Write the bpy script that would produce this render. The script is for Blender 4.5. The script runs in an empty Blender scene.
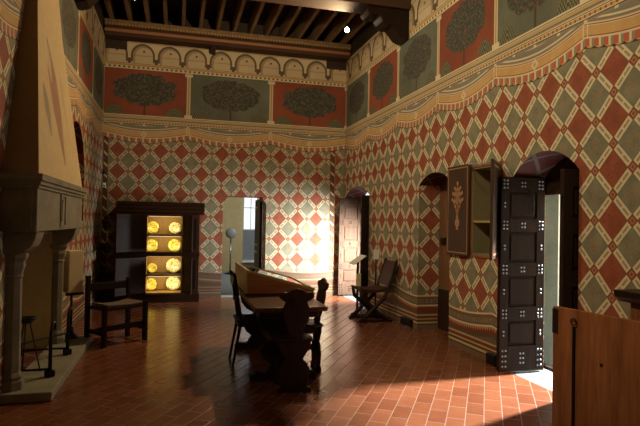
import bpy, bmesh, math, random
from mathutils import Matrix, Vector
random.seed(7)
S = bpy.context.scene
COL = S.collection
PI = math.pi
# room measures (metres): camera foot at the origin, +Y towards the far wall
WR, WL, WB, WN = 3.58, -1.41, 11.41, -2.6
TOP = 5.75

# ------------------------------------------------------------------ helpers
def rad(a): return a*PI/180
def nb(): return bmesh.new()
def box(bm, x0, x1, y0, y1, z0, z1, M=None):
    vs = [bm.verts.new((x, y, z)) for x in (x0, x1) for y in (y0, y1) for z in (z0, z1)]
    if M is not None:
        for v in vs: v.co = M @ v.co
    for f in ((0,1,3,2),(4,6,7,5),(0,4,5,1),(2,3,7,6),(0,2,6,4),(1,5,7,3)):
        bm.faces.new([vs[i] for i in f])
    return bm
def prism(bm, pts, a0, a1, axis='y', M=None):
    def P(p, a):
        if axis == 'x': return Vector((a, p[0], p[1]))
        if axis == 'y': return Vector((p[0], a, p[1]))
        return Vector((p[0], p[1], a))
    A = [P(p, a0) for p in pts]; B = [P(p, a1) for p in pts]
    if M is not None: A = [M @ v for v in A]; B = [M @ v for v in B]
    A = [bm.verts.new(v) for v in A]; B = [bm.verts.new(v) for v in B]
    n = len(pts)
    bm.faces.new(A); bm.faces.new(B[::-1])
    for i in range(n):
        bm.faces.new((A[i], B[i], B[(i+1) % n], A[(i+1) % n]))
    return bm
def tube(bm, pts, r, n=8, cap=True):
    pts = [Vector(p) for p in pts]
    rs = r if isinstance(r, (list, tuple)) else [r]*len(pts)
    rings = []
    ref = None
    for i, p in enumerate(pts):
        d = (pts[min(i+1, len(pts)-1)] - pts[max(i-1, 0)])
        if d.length < 1e-9: d = Vector((0, 0, 1))
        d.normalize()
        if ref is None: ref = Vector((1, 0, 0)) if abs(d.x) < .8 else Vector((0, 1, 0))
        u = (ref - d*ref.dot(d)).normalized(); ref = u
        w = d.cross(u)
        rings.append([bm.verts.new(p + (u*math.cos(2*PI*k/n) + w*math.sin(2*PI*k/n))*rs[i]) for k in range(n)])
    for a, b in zip(rings, rings[1:]):
        for k in range(n):
            bm.faces.new((a[k], a[(k+1) % n], b[(k+1) % n], b[k]))
    if cap:
        bm.faces.new(rings[0][::-1]); bm.faces.new(rings[-1])
    return bm
def lathe(bm, prof, n=24, M=None):
    rings = []
    for r, z in prof:
        if r < 1e-6: rings.append([bm.verts.new((0, 0, z))])
        else: rings.append([bm.verts.new((r*math.cos(2*PI*k/n), r*math.sin(2*PI*k/n), z)) for k in range(n)])
    for a, b in zip(rings, rings[1:]):
        for k in range(n):
            A = [a[k % len(a)], a[(k+1) % len(a)]] if len(a) > 1 else [a[0]]
            B = [b[(k+1) % len(b)], b[k % len(b)]] if len(b) > 1 else [b[0]]
            f = A + B
            if len(f) >= 3: bm.faces.new(f)
    if M is not None:
        for rg in rings:
            for v in rg: v.co = M @ v.co
    return bm
def arc(x0, x1, zs, zt, n=14):
    """points of a round or segmental arch from (x1,zs) over the top zt to (x0,zs)"""
    w = (x1-x0)/2; h = zt-zs
    R = (w*w+h*h)/(2*h); c = zt-R; cx = (x0+x1)/2
    a0 = math.asin(max(-1, min(1, (zs-c)/R)))
    if h > w: a0 = 0
    out = []
    for i in range(n+1):
        a = a0 + (PI-2*a0)*i/n
        out.append((cx+R*math.cos(a), c+R*math.sin(a)))
    return out
def obj(name, bm, mat, parent=None, smooth=False, bevel=0, label=None):
    bmesh.ops.recalc_face_normals(bm, faces=bm.faces)
    me = bpy.data.meshes.new(name); bm.to_mesh(me); bm.free()
    o = bpy.data.objects.new(name, me); COL.objects.link(o)
    if mat: me.materials.append(mat)
    if smooth:
        for p in me.polygons: p.use_smooth = True
    if bevel:
        m = o.modifiers.new('bevel', 'BEVEL'); m.width = bevel; m.segments = 2; m.limit_method = 'ANGLE'
    if parent: o.parent = parent
    if label: o['label'] = label
    return o
def thing(name, label, cat, loc=(0, 0, 0), rz=0, group=None):
    o = bpy.data.objects.new(name, None); COL.objects.link(o)
    o.empty_display_size = .1
    o.location = loc; o.rotation_euler = (0, 0, rz)
    o['label'] = label; o['category'] = cat
    if group: o['group'] = group
    return o
def tag(o, label, cat, group=None):
    o['label'] = label; o['category'] = cat
    if group: o['group'] = group
    return o
def struct(name, bm, mat, parent=None, bevel=0):
    o = obj(name, bm, mat, parent, bevel=bevel)
    if not parent: o['kind'] = 'structure'
    return o
def cut(o, cutters):
    """carve openings into a wall for good, and drop the cutters"""
    made = []
    for bm in cutters:
        bmesh.ops.recalc_face_normals(bm, faces=bm.faces)
        me = bpy.data.meshes.new('cut'); bm.to_mesh(me); bm.free()
        c = bpy.data.objects.new('cut', me); COL.objects.link(c); made.append(c)
        m = o.modifiers.new('b', 'BOOLEAN'); m.operation = 'DIFFERENCE'; m.solver = 'EXACT'; m.object = c
    dg = bpy.context.evaluated_depsgraph_get()
    me = bpy.data.meshes.new_from_object(o.evaluated_get(dg))
    o.modifiers.clear(); o.data = me
    for c in made: bpy.data.objects.remove(c, do_unlink=True)

# ------------------------------------------------------------------ shader language
class N:
    """a scalar in a node tree"""
    tree = None
    def __init__(s, sock): s.s = sock
def _in(nd, i, v):
    if isinstance(v, N): N.tree.links.new(v.s, nd.inputs[i])
    else: nd.inputs[i].default_value = v
def mth(op, a, b=None, c=None, clamp=False):
    nd = N.tree.nodes.new('ShaderNodeMath'); nd.operation = op; nd.use_clamp = clamp
    _in(nd, 0, a)
    if b is not None: _in(nd, 1, b)
    if c is not None: _in(nd, 2, c)
    return N(nd.outputs[0])
def _op(n): return lambda a, b: mth(n, a, b)
N.__add__ = _op('ADD'); N.__radd__ = lambda a, b: mth('ADD', b, a)
N.__sub__ = _op('SUBTRACT'); N.__rsub__ = lambda a, b: mth('SUBTRACT', b, a)
N.__mul__ = _op('MULTIPLY'); N.__rmul__ = _op('MULTIPLY'); N.__truediv__ = _op('DIVIDE')
gt = _op('GREATER_THAN'); lt = _op('LESS_THAN'); mn = _op('MINIMUM'); mx = _op('MAXIMUM')
def fl(a): return mth('FLOOR', a)
def fr(a): return mth('FRACT', a)
def ab(a): return mth('ABSOLUTE', a)
def sn(a): return mth('SINE', a)
def sq(a): return mth('SQRT', a)
def band(x, a, b): return gt(x, a)*lt(x, b)
def clampn(a): return mth('ADD', a, 0.0, clamp=True)
def odd(a): return gt(ab(mth('MODULO', a, 2.0)), .5)
def mixc(base, over, mask):
    nd = N.tree.nodes.new('ShaderNodeMix'); nd.data_type = 'RGBA'
    ins = [i for i in nd.inputs if i.type == 'RGBA']; fac = nd.inputs[0]
    if isinstance(mask, N): N.tree.links.new(mask.s, fac)
    else: fac.default_value = mask
    for i, v in zip(ins, (base, over)):
        if isinstance(v, tuple): i.default_value = (*v, 1)
        else: N.tree.links.new(v, i)
    return [o for o in nd.outputs if o.type == 'RGBA'][0]
def noise(scale, detail=3, rough=.55, vec=None):
    nd = N.tree.nodes.new('ShaderNodeTexNoise'); nd.inputs['Scale'].default_value = scale
    nd.inputs['Detail'].default_value = detail; nd.inputs['Roughness'].default_value = rough
    if vec is None:
        g = N.tree.nodes.new('ShaderNodeNewGeometry'); vec = g.outputs['Position']
    N.tree.links.new(vec, nd.inputs['Vector'])
    return N(nd.outputs['Fac'])
def mulc(col, val):
    nd = N.tree.nodes.new('ShaderNodeVectorMath'); nd.operation = 'SCALE'
    N.tree.links.new(col, nd.inputs[0])
    if isinstance(val, N): N.tree.links.new(val.s, nd.inputs['Scale'])
    else: nd.inputs['Scale'].default_value = val
    return nd.outputs[0]
def start(name):
    m = bpy.data.materials.new(name); m.use_nodes = True
    N.tree = m.node_tree
    return m, m.node_tree.nodes['Principled BSDF']
def pos():
    g = N.tree.nodes.new('ShaderNodeNewGeometry')
    a = N.tree.nodes.new('ShaderNodeSeparateXYZ'); N.tree.links.new(g.outputs['Position'], a.inputs[0])
    b = N.tree.nodes.new('ShaderNodeSeparateXYZ'); N.tree.links.new(g.outputs['True Normal'], b.inputs[0])
    return [N(a.outputs[i]) for i in range(3)], [N(b.outputs[i]) for i in range(3)]
def objco():
    g = N.tree.nodes.new('ShaderNodeTexCoord')
    a = N.tree.nodes.new('ShaderNodeSeparateXYZ'); N.tree.links.new(g.outputs['Object'], a.inputs[0])
    return [N(a.outputs[i]) for i in range(3)], g.outputs['Object']

CREAM = (.56, .47, .29); RED = (.235, .066, .032); GREEN = (.175, .172, .108); DARK = (.06, .04, .022)
OCHRE = (.43, .25, .085); BROWN = (.15, .085, .04); DRED = (.19, .035, .018)

def wall_material(name, axis, u0, us, per, au0, ap, rev0=None, bor=None, frieze_lo=3.67):
    """the painted walls: lozenges, swag and fringe, tree frieze, arcade and dado, in wall coordinates"""
    m, bs = start(name)
    (X, Y, Z), (nx, ny, nz) = pos()
    u = X if axis == 'x' else Y
    if rev0 is not None:            # jambs of the openings run the other way
        w = Y if axis == 'x' else X
        side = ab(ny if axis == 'y' else nx)
        isrev = gt(side, .5)
        ua = (u-u0)/.4083; ur = (w-rev0)/.4083
        a = ua*(1.0-isrev) + ur*isrev
    else:
        a = (u-u0)/.4083; isrev = None
    # the hand of the painter wobbles a little
    wob = (noise(2.2, 2)-.5)*.05
    a = a + wob
    b = (Z-2.9708)/.437 + wob*.6
    s = a+b; t = a-b
    fs = fr(s); ft = fr(t)
    isred = 1.0-odd(fl(s)-fl(t))
    es = .5-ab(fs-.5); et = .5-ab(ft-.5)
    e1 = mn(es, et); e2 = mx(es, et)
    n1 = noise(9, 4, .6); n2 = noise(45, 2); n3 = noise(1.1, 3)
    col = mixc(GREEN, RED, isred)
    col = mulc(col, .55+n1*.85)
    # small flower in every lozenge
    ca = fr(s)-.5; cb = fr(t)-.5
    rr = sq(ca*ca+cb*cb)
    d1 = mx(ab(ca), ab(cb))
    fl1 = band(rr, .08, .125)
    fl2 = mx(band(ab(ca), .17, .235)*lt(ab(cb), .035), band(ab(cb), .17, .235)*lt(ab(ca), .035))
    fl3 = band(mx(ab(ab(ca)-.17), ab(ab(cb)-.17)), -.1, .028)
    fcol = mixc((.40, .13, .06), (.15, .045, .02), isred)
    col = mixc(col, fcol, mx(mx(fl1*.6, fl2), fl3)*.55)
    # bars and knots
    inbar = lt(e1, .135)
    col = mixc(col, (.13, .075, .04), inbar*.45)
    barb = lt(e1, .108)*gt(e2, .14)
    col = mixc(col, CREAM, barb)
    leaf = lt(e1, (.066 if bor else .034)+(n2-.5)*.04)*band(e2, .18 if bor else .20, .47)
    col = mixc(col, (.20, .175, .10), leaf*.85)
    knot = lt(e2, .125)
    col = mixc(col, (.20, .06, .03), knot)
    kd = mx(ab(es-.06), ab(et-.06))
    col = mixc(col, (.36, .20, .10), knot*band(e2, .045, .075))
    base = col
    # twisted border strips in the corners of the far wall
    if bor:
        for b0, b1 in bor:
            c = (u-b0)/(b1-b0)
            tw = ab(fr(Z*4.6+c*.55)-.5)
            bc = mixc((.085, .045, .025), (.5, .36, .18), lt(tw, .11)*band(c, .22, .8))
            bc = mixc(bc, (.30, .16, .07), mx(lt(c, .12), gt(c, .88)))
            base = mixc(base, bc, band(u, b0, b1))
    # ---------------- dado
    f = fr((u-us)/per)
    sw = sn(f*PI)
    dz = .585-.075*sw-Z
    dc = mixc((.13, .095, .055), (.30, .2, .1), lt(ab(fr(u*28+n2)-.5), .16)*band(dz, .06, .12))
    dc = mixc(dc, CREAM, mx(band(dz, .0, .02), band(dz, .145, .165)))
    dc = mixc(dc, RED, band(dz, .022, .038))
    teeth = gt(ab(fr(u*19)-.5)*.10, dz-.165)
    dc = mixc(dc, mixc(DRED, (.45, .28, .13), teeth*.8), band(dz, .165, .235))
    dc = mixc(dc, (.10, .06, .03), band(dz, .235, .29))
    zz = Z
    low = mixc((.16, .10, .05), (.45, .32, .16), mx(mx(band(zz, .205, .225), band(zz, .145, .162)), band(zz, .085, .11)))
    low = mixc(low, DRED, band(zz, .17, .198))
    low = mixc(low, DARK, mx(band(zz, .125, .14), band(zz, .065, .08)))
    low = mixc(low, (.55, .33, .12), band(zz, .10, .11))
    dc = mixc(dc, low, lt(zz, .235))
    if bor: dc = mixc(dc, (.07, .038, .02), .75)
    base = mixc(base, dc, gt(dz, 0.0))
    # ---------------- swag with fringe
    d = 3.465-.115*sw-Z
    wv = mixc((.19, .165, .12), CREAM, lt(ab(fr(d*13)-.5), .12))
    wv = mixc(wv, mulc(mixc(OCHRE, (.5, .32, .13), n1), 1.0), gt(d, -.005))
    wv = mixc(wv, CREAM, mx(band(d, .0, .012), band(d, .022, .03)))
    wv = mixc(wv, RED, mx(band(d, .012, .022), band(d, .118, .128)))
    wv = mixc(wv, CREAM, band(d, .128, .146))
    fb = fr((u-us)/per*13)
    fc = mixc(mixc(CREAM, (.22, .20, .13), lt(fb, .3)), (.40, .10, .045), gt(fb, .52))
    scal = .215+.02*sn(fb*PI)
    wv = mixc(wv, fc, band(d, .146, .22))
    wv = mixc(wv, DARK, band(d, scal, .245))
    med = mx(ab(f-.5)*per, ab(d-.07))
    wv = mixc(wv, CREAM, lt(ab(f-.5)*per*1.0+ab(d-.07), .062)*gt(ab(f-.5)*per+ab(d-.07), .03))
    pk = ab(ab(f-.5)-.5)*per
    wv = mixc(wv, CREAM, band(pk, .02, .034)*band(d, .0, .15))
    base = mixc(base, wv, lt(d, .24))
    # ---------------- string course
    c = frieze_lo-Z
    cc = mixc(CREAM, (.40, .29, .14), band(c, .035, .075))
    cc = mixc(cc, DARK, mx(mx(band(c, .02, .028), band(c, .075, .083)), mx(band(c, .112, .12), band(c, .17, .18))))
    cc = mixc(cc, (.27, .21, .12), band(c, .083, .1))
    cc = mixc(cc, mixc(OCHRE, DRED, lt(ab(fr(u*16)-.5), .15)), band(c, .13, .158))
    cc = mixc(cc, (.22, .19, .13), gt(c, .18)*lt(ab(fr((u-us)/per*4)-.5), .44))
    base = mixc(base, cc, gt(Z, 3.465+.0)*lt(sw*0+c, .206)*lt(d, .0))
    # ---------------- frieze with trees
    k = fl((u-us)/per)
    fcx = (fr((u-us)/per)-.5)*per
    fz = Z-frieze_lo
    n4 = noise(6.5, 4, .7)
    pan = mixc((.12, .125, .085), (.225, .058, .026), odd(k))
    pan = mixc(pan, (.10, .075, .045), clampn((noise(5, 4, .7)-.5)*2.5)*.7)
    pan = mulc(pan, .5+n3*.9)
    e = sq((fcx*fcx)/(.33*per*.33*per)+ (fz-.52)*(fz-.52)/(.30*.30))
    ang = mth('ARCTAN2', fz-.52, fcx)
    blob = lt(e+(n4-.5)*.35+ab(sn(ang*6.0))*-.10, 1.0)
    leafc = mixc((.05, .047, .033), (.10, .093, .062), gt(noise(26, 3, .7), .53))
    leafc = mixc(leafc, (.24, .06, .03), gt(noise(15, 1), .70))
    pan = mixc(pan, leafc, blob)
    pan = mixc(pan, (.07, .045, .025), lt(ab(fcx), .018)*lt(fz, .5)*(1.0-blob))
    g1 = ab(ab(fcx)-.34*per)
    eg = sq(g1*g1/(.014*per*per)+fz*fz/.04)
    pan = mixc(pan, mixc((.06, .06, .035), (.19, .17, .09), gt(sn(g1*160.0)*sn(fz*90.0), .1)), lt(eg+(n4-.5)*.3, .9))
    pil = ab(ab(fcx)-.5*per)
    pan = mixc(pan, mulc(mixc(CREAM, OCHRE, lt(pil, .012)), .9), lt(pil, .038))
    pan = mixc(pan, CREAM, lt(pil, .075)*mx(lt(fz, .06), gt(fz, .84)))
    base = mixc(base, pan, gt(Z, frieze_lo))
    # ---------------- dentils and arcade
    az = Z-4.575
    ac = mixc(CREAM, mulc(mixc(DARK, BROWN, n1), 1.0), lt(ab(fr(u*11)-.5), .22)*band(az, .03, .065))
    ac = mixc(ac, OCHRE, band(az, .075, .11))
    ac = mixc(ac, DARK, mx(lt(az, .008), band(az, .12, .128)))
    fa = (fr((u-au0)/ap)-.5)*ap
    arz = Z-4.86
    rad_ = sq(fa*fa+mx(arz, 0.0)*mx(arz, 0.0)*.9)
    ro = ap*.45; ri = ap*.37
    inn = lt(rad_, ro)*gt(az, .16)
    aw = mulc(mixc(CREAM, (.50, .40, .23), n1), 1.08)
    arch = mixc(aw, (.13, .09, .05), inn)
    sh = sq((fa-.03)*(fa-.03)+mx(arz+.02, 0.0)*mx(arz+.02, 0.0)*.9)
    arch = mixc(arch, (.33, .25, .14), lt(rad_, ri))
    arch = mixc(arch, (.50, .40, .24), lt(rad_, ri)*lt(sh, ri*.93))
    arch = mixc(arch, (.12, .08, .04), lt(sq((fa-.02)*(fa-.02)+(arz-.09)*(arz-.09)), .022))
    arch = mixc(arch, (.40, .15, .07), lt(rad_, ri)*lt(ab(arz), .006))
    arch = mixc(arch, (.10, .07, .04), gt(ab(fa), ap*.44)*band(arz, -.16, -.05))
    ac = mixc(ac, arch, gt(az, .13))
    ac = mixc(ac, CREAM, gt(az, .54))
    ac = mixc(ac, (.30, .2, .1), band(az, .535, .55))
    base = mixc(base, ac, gt(az, 0.0))
    topz = .60
    if bor:
        topz = .60-.22*mx(lt(u, -1.0), gt(u, 3.12))
    base = mixc(base, mulc(mixc((.03, .02, .012), (.05, .03, .02), n1), 1.0), gt(az, topz))
    base = mulc(base, .80+n3*.22+n1*.18)
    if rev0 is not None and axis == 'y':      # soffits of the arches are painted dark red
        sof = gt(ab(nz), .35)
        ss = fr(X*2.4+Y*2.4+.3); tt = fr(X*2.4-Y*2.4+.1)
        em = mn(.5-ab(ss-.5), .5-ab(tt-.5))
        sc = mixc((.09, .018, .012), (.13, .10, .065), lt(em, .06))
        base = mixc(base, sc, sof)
    N.tree.links.new(base, bs.inputs['Base Color'])
    bs.inputs['Roughness'].default_value = .75
    bs.inputs['Specular IOR Level'].default_value = .25
    bp = N.tree.nodes.new('ShaderNodeBump'); bp.inputs['Strength'].default_value = .15; bp.inputs['Distance'].default_value = .01
    N.tree.links.new(n1.s, bp.inputs['Height']); N.tree.links.new(bp.outputs[0], bs.inputs['Normal'])
    return m

def plain(name, c, rough=.5, metal=0, spec=.5, var=.25, scale=8, emit=None):
    m, bs = start(name)
    _, oc = objco()
    n = noise(scale, 3, .6, oc)
    nd = mixc(c, tuple(x*(1-var) for x in c), n)
    N.tree.links.new(nd, bs.inputs['Base Color'])
    bs.inputs['Roughness'].default_value = rough; bs.inputs['Metallic'].default_value = metal
    bs.inputs['Specular IOR Level'].default_value = spec
    if emit:
        bs.inputs['Emission Color'].default_value = (*emit[0], 1); bs.inputs['Emission Strength'].default_value = emit[1]
    return m
def wood(name, c1, c2, rough=.4, axis=2, scale=7, bump=.2, spec=.22):
    m, bs = start(name)
    tc = N.tree.nodes.new('ShaderNodeTexCoord'); mp = N.tree.nodes.new('ShaderNodeMapping')
    N.tree.links.new(tc.outputs['Object'], mp.inputs[0])
    s = [scale]*3; s[axis] = scale*.09; mp.inputs['Scale'].default_value = s
    n = noise(3.2, 5, .62, mp.outputs[0]); n2 = noise(13, 3, .6, mp.outputs[0])
    k = clampn((n-.3)*2.2)
    c = mixc(c1, c2, k)
    c = mulc(c, .7+n2*.6)
    N.tree.links.new(c, bs.inputs['Base Color'])
    bs.inputs['Roughness'].default_value = rough
    bs.inputs['Specular IOR Level'].default_value = spec
    bp = N.tree.nodes.new('ShaderNodeBump'); bp.inputs['Strength'].default_value = bump; bp.inputs['Distance'].default_value = .004
    N.tree.links.new(n2.s, bp.inputs['Height']); N.tree.links.new(bp.outputs[0], bs.inputs['Normal'])
    return m
def stone(name, c1, c2, rough=.8, scale=4):
    m, bs = start(name)
    n = noise(scale, 5, .65); n2 = noise(scale*9, 3, .6)
    c = mulc(mixc(c1, c2, clampn((n-.3)*2.3)), .8+n2*.4)
    N.tree.links.new(c, bs.inputs['Base Color']); bs.inputs['Roughness'].default_value = rough
    bs.inputs['Specular IOR Level'].default_value = .3
    bp = N.tree.nodes.new('ShaderNodeBump'); bp.inputs['Strength'].default_value = .35; bp.inputs['Distance'].default_value = .01
    N.tree.links.new((n+n2*.3).s, bp.inputs['Height']); N.tree.links.new(bp.outputs[0], bs.inputs['Normal'])
    return m
def floor_material():
    m, bs = start('terracotta')
    (X, Y, Z), _ = pos()
    a = rad(58); c_, s_ = math.cos(a), math.sin(a)
    p = X*c_+Y*s_                       # along the courses
    q = Y*c_-X*s_
    W, L = .148, .30
    row = fl(q/W)
    ps = p/L+row*.5
    fp = fr(ps); fq = fr(q/W)
    jt = mx(lt((.5-ab(fp-.5))*L, .0035), lt((.5-ab(fq-.5))*W, .0035))
    cmb = N.tree.nodes.new('ShaderNodeCombineXYZ')
    N.tree.links.new(fl(ps).s, cmb.inputs[0]); N.tree.links.new(row.s, cmb.inputs[1])
    wn = N.tree.nodes.new('ShaderNodeTexWhiteNoise'); wn.noise_dimensions = '2D'
    N.tree.links.new(cmb.outputs[0], wn.inputs['Vector'])
    r = N(wn.outputs['Value'])
    n1 = noise(5, 4, .6); n2 = noise(1.3, 3); n3 = noise(40, 2)
    c = mixc((.13, .039, .016), (.19, .064, .028), r)
    c = mulc(c, .62+n1*.45+n2*.3)
    c = mixc(c, (.10, .045, .025), gt(n1, .64)*.5)
    c = mixc(c, (.26, .19, .13), jt*.38)
    N.tree.links.new(c, bs.inputs['Base Color'])
    ro = .15+n1*.14+jt*.3
    N.tree.links.new(ro.s, bs.inputs['Roughness'])
    bs.inputs['Specular IOR Level'].default_value = .5
    h = (1.0-jt)*1.0+r*.35+n1*.3+n3*.05
    bp = N.tree.nodes.new('ShaderNodeBump'); bp.inputs['Strength'].default_value = .3; bp.inputs['Distance'].default_value = .004
    N.tree.links.new(h.s, bp.inputs['Height']); N.tree.links.new(bp.outputs[0], bs.inputs['Normal'])
    return m
def glass_material(name='glass', tint=(1, 1, 1)):
    m = bpy.data.materials.new(name); m.use_nodes = True
    t = m.node_tree; t.nodes.clear()
    o = t.nodes.new('ShaderNodeOutputMaterial'); mix = t.nodes.new('ShaderNodeMixShader')
    tr = t.nodes.new('ShaderNodeBsdfTransparent'); gl = t.nodes.new('ShaderNodeBsdfGlossy')
    gl.inputs['Roughness'].default_value = .03; tr.inputs[0].default_value = (*tint, 1)
    f = t.nodes.new('ShaderNodeFresnel'); f.inputs[0].default_value = 1.5
    t.links.new(f.outputs[0], mix.inputs[0]); t.links.new(tr.outputs[0], mix.inputs[1]); t.links.new(gl.outputs[0], mix.inputs[2])
    t.links.new(mix.outputs[0], o.inputs[0])
    return m

M_back = wall_material('painted_far_wall', 'x', -.9261, .21, 1.71, -.44, .515, rev0=11.6, bor=((-1.41, -1.29), (3.24, 3.37)))
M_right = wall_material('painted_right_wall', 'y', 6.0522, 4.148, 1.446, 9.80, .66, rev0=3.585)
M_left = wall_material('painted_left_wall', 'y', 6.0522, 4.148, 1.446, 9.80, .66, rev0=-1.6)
M_floor = floor_material()
M_dark = wood('dark_walnut', (.022, .011, .006), (.038, .018, .010), .45, spec=.10)
M_dark_x = wood('dark_walnut_across', (.035, .015, .008), (.06, .027, .013), .45, axis=0, spec=.12)
M_black = wood('black_wood', (.015, .008, .005), (.027, .014, .009), .4, spec=.12)
M_cab = wood('cabinet_wood', (.045, .019, .009), (.075, .033, .015), .5)
M_cabin = wood('cabinet_inside', (.30, .16, .05), (.40, .22, .07), .6)
M_warm = wood('warm_brown_wood', (.15, .055, .02), (.28, .115, .042), .38, scale=5)
M_warm_y = wood('case_wood', (.24, .075, .028), (.33, .12, .045), .35, axis=0)
M_olive = wood('pale_wood', (.30, .21, .07), (.38, .27, .10), .4)
M_table = wood('table_wood', (.06, .027, .013), (.10, .045, .02), .35, axis=1)
M_door = wood('studded_door_wood', (.016, .009, .006), (.028, .015, .010), .6, spec=.06)
M_lightdoor = wood('light_door_wood', (.055, .030, .018), (.085, .05, .031), .7, spec=.05)
M_beam = wood('beam_wood', (.05, .024, .012), (.085, .04, .02), .8, axis=0, scale=3)
M_joist = wood('joist_wood', (.13, .075, .036), (.26, .16, .07), .55, axis=1, scale=5)
M_plank = wood('ceiling_planks', (.022, .013, .008), (.045, .024, .013), .7, axis=0, scale=3)
M_leather = plain('dark_leather', (.055, .018, .010), .65, spec=.2, var=.5, scale=20)
M_iron = plain('iron', (.022, .02, .02), .45, metal=.6, var=.4, scale=30)
M_stud = plain('polished_stud', (.32, .33, .36), .28, metal=1, var=.1)
M_steel = plain('steel', (.35, .36, .38), .3, metal=1, var=.1)
M_white = plain('white_card', (.75, .74, .70), .6, var=.05)
M_stone = stone('grey_stone', (.15, .135, .095), (.26, .235, .165))
M_hearth = stone('hearth_stone', (.19, .18, .135), (.30, .28, .21), .7)
M_pier = stone('pale_stone_pier', (.075, .082, .064), (.11, .118, .095), .85)
M_step = stone('threshold_stone', (.17, .205, .21), (.235, .27, .275), .5)
M_plaster = stone('plaster', (.55, .46, .26), (.66, .56, .34), .85, 2)
M_yellow = stone('yellow_plaster', (.46, .36, .17), (.54, .43, .22), .85, 2)
M_grey = stone('grey_plaster', (.20, .21, .22), (.26, .27, .28), .85, 2)
M_white_wall = stone('white_plaster', (.70, .70, .67), (.78, .78, .75), .85, 2)
M_soot = stone('fire_plaster', (.42, .36, .21), (.55, .47, .29), .9, 2)
M_paleblock = plain('cream_card', (.72, .60, .36), .7, var=.12)
M_glass = glass_material()

# ------------------------------------------------------------------ the shell
struct('floor', box(nb(), WL-.5, WR, WN-.3, WB+.0, -.2, 0), M_floor)
# right wall with doorways, alcove and cupboard niche
bmw = box(nb(), WR, WR+.42, WN-.3, WB+.44, 0, TOP)
w_right = struct('wall_right', bmw, M_right)
def archcut(y0, y1, zs, zt, x0, x1, z0=-.1):
    return prism(nb(), [(y0, z0), (y1, z0)]+arc(y0, y1, zs, zt), x0, x1, 'x')
cut(w_right, [archcut(4.205, 5.22, 2.13, 2.36, 3.4, 4.3), archcut(6.615, 7.6, 2.19, 2.345, 3.4, 4.3),
              archcut(9.78, 11.345, 2.13, 2.34, 3.4, 4.3),
              box(nb(), 3.4, 3.90, 5.46, 6.06, 1.235, 2.31)])
# far wall with a doorway whose upper corners are cut by small consoles
w_back = struct('wall_far', box(nb(), WL-.5, WR, WB, WB+.44, 0, TOP), M_back)
dpts = [(.955, -.1), (1.86, -.1), (1.86, 1.93), (1.845, 1.99), (1.80, 2.03), (1.78, 2.03), (1.78, 2.10), (1.03, 2.10), (1.03, 2.03), (1.01, 2.03), (.97, 1.99), (.955, 1.93)]
cut(w_back, [prism(nb(), dpts, WB-.1, WB+.6, 'y')])
w_left = struct('wall_left', box(nb(), WL-.5, WL, WN-.3, WB, 0, TOP), M_left)
cut(w_left, [prism(nb(), [(7.85, 1.55), (9.28, 1.55)]+arc(7.85, 9.28, 2.30, 3.0), WL-.38, WL+.2, 'x'),
             box(nb(), WL-.42, WL+.2, 5.44, 7.12, .02, 1.42)])
struct('wall_near', box(nb(), WL-.5, WR+.42, WN-.3, WN, 0, TOP), M_plaster)
struct('ceiling', box(nb(), WL-.5, WR+.42, WN-.3, WB+.44, TOP, TOP+.15), M_plank)
# lining of the firebox
bm = box(nb(), WL-.415, WL-.40, 5.44, 7.12, .02, 1.42)
box(bm, WL-.40, WL, 7.10, 7.12, .02, 1.42); box(bm, WL-.40, WL, 5.44, 5.46, .02, 1.42)
box(bm, WL-.40, WL, 5.46, 7.10, 1.40, 1.42)
struct('trim_1', bm, M_soot)

# thresholds and what lies beyond the doorways on the right, with unseen light blockers
struct('floor_landing', box(nb(), WR, 8.6, 3.3, 6.4, -.2, 0), M_step)
struct('floor_alcove', box(nb(), WR, 4.0, 6.4, 8.2, -.2, 0), M_floor)
struct('floor_porch', box(nb(), WR, 7.2, 8.2, 12.6, -.2, 0), M_step)
struct('trim_2', box(nb(), 4.06, 4.10, 4.2, 5.36, 0, .03), M_dark)
struct('wall_pier', prism(nb(), [(4.0, 5.36), (4.225, 5.285), (4.23, 5.75), (4.0, 5.75)], 0, 3.2, 'z'), M_pier)
struct('wall_lintel', box(nb(), 3.99, 4.06, 4.0, 5.29, 1.95, 3.2), M_dark)
struct('light_block_landing_near', box(nb(), 4.0, 8.6, 3.3, 3.5, 0, 3.2), M_stone)  # unseen, added to keep near-side sky light off the pier
struct('light_block_landing_top', box(nb(), 4.0, 4.9, 3.3, 7.2, 3.2, 3.35), M_stone)  # unseen slab added over the landing to limit sky light
struct('light_block_porch_near', box(nb(), 4.0, 7.2, 8.2, 8.4, 0, 3.2), M_stone)  # unseen, added to shut sky light out of the porch
struct('light_block_porch_top', box(nb(), 4.0, 7.2, 8.2, 12.6, 3.2, 3.35), M_stone)  # unseen slab added above the porch against sky light
struct('light_block_landing_far', box(nb(), 8.4, 8.6, 3.5, 6.4, 0, 2.6), M_white_wall)  # unseen, its height set to block low sky through the doorway

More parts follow.
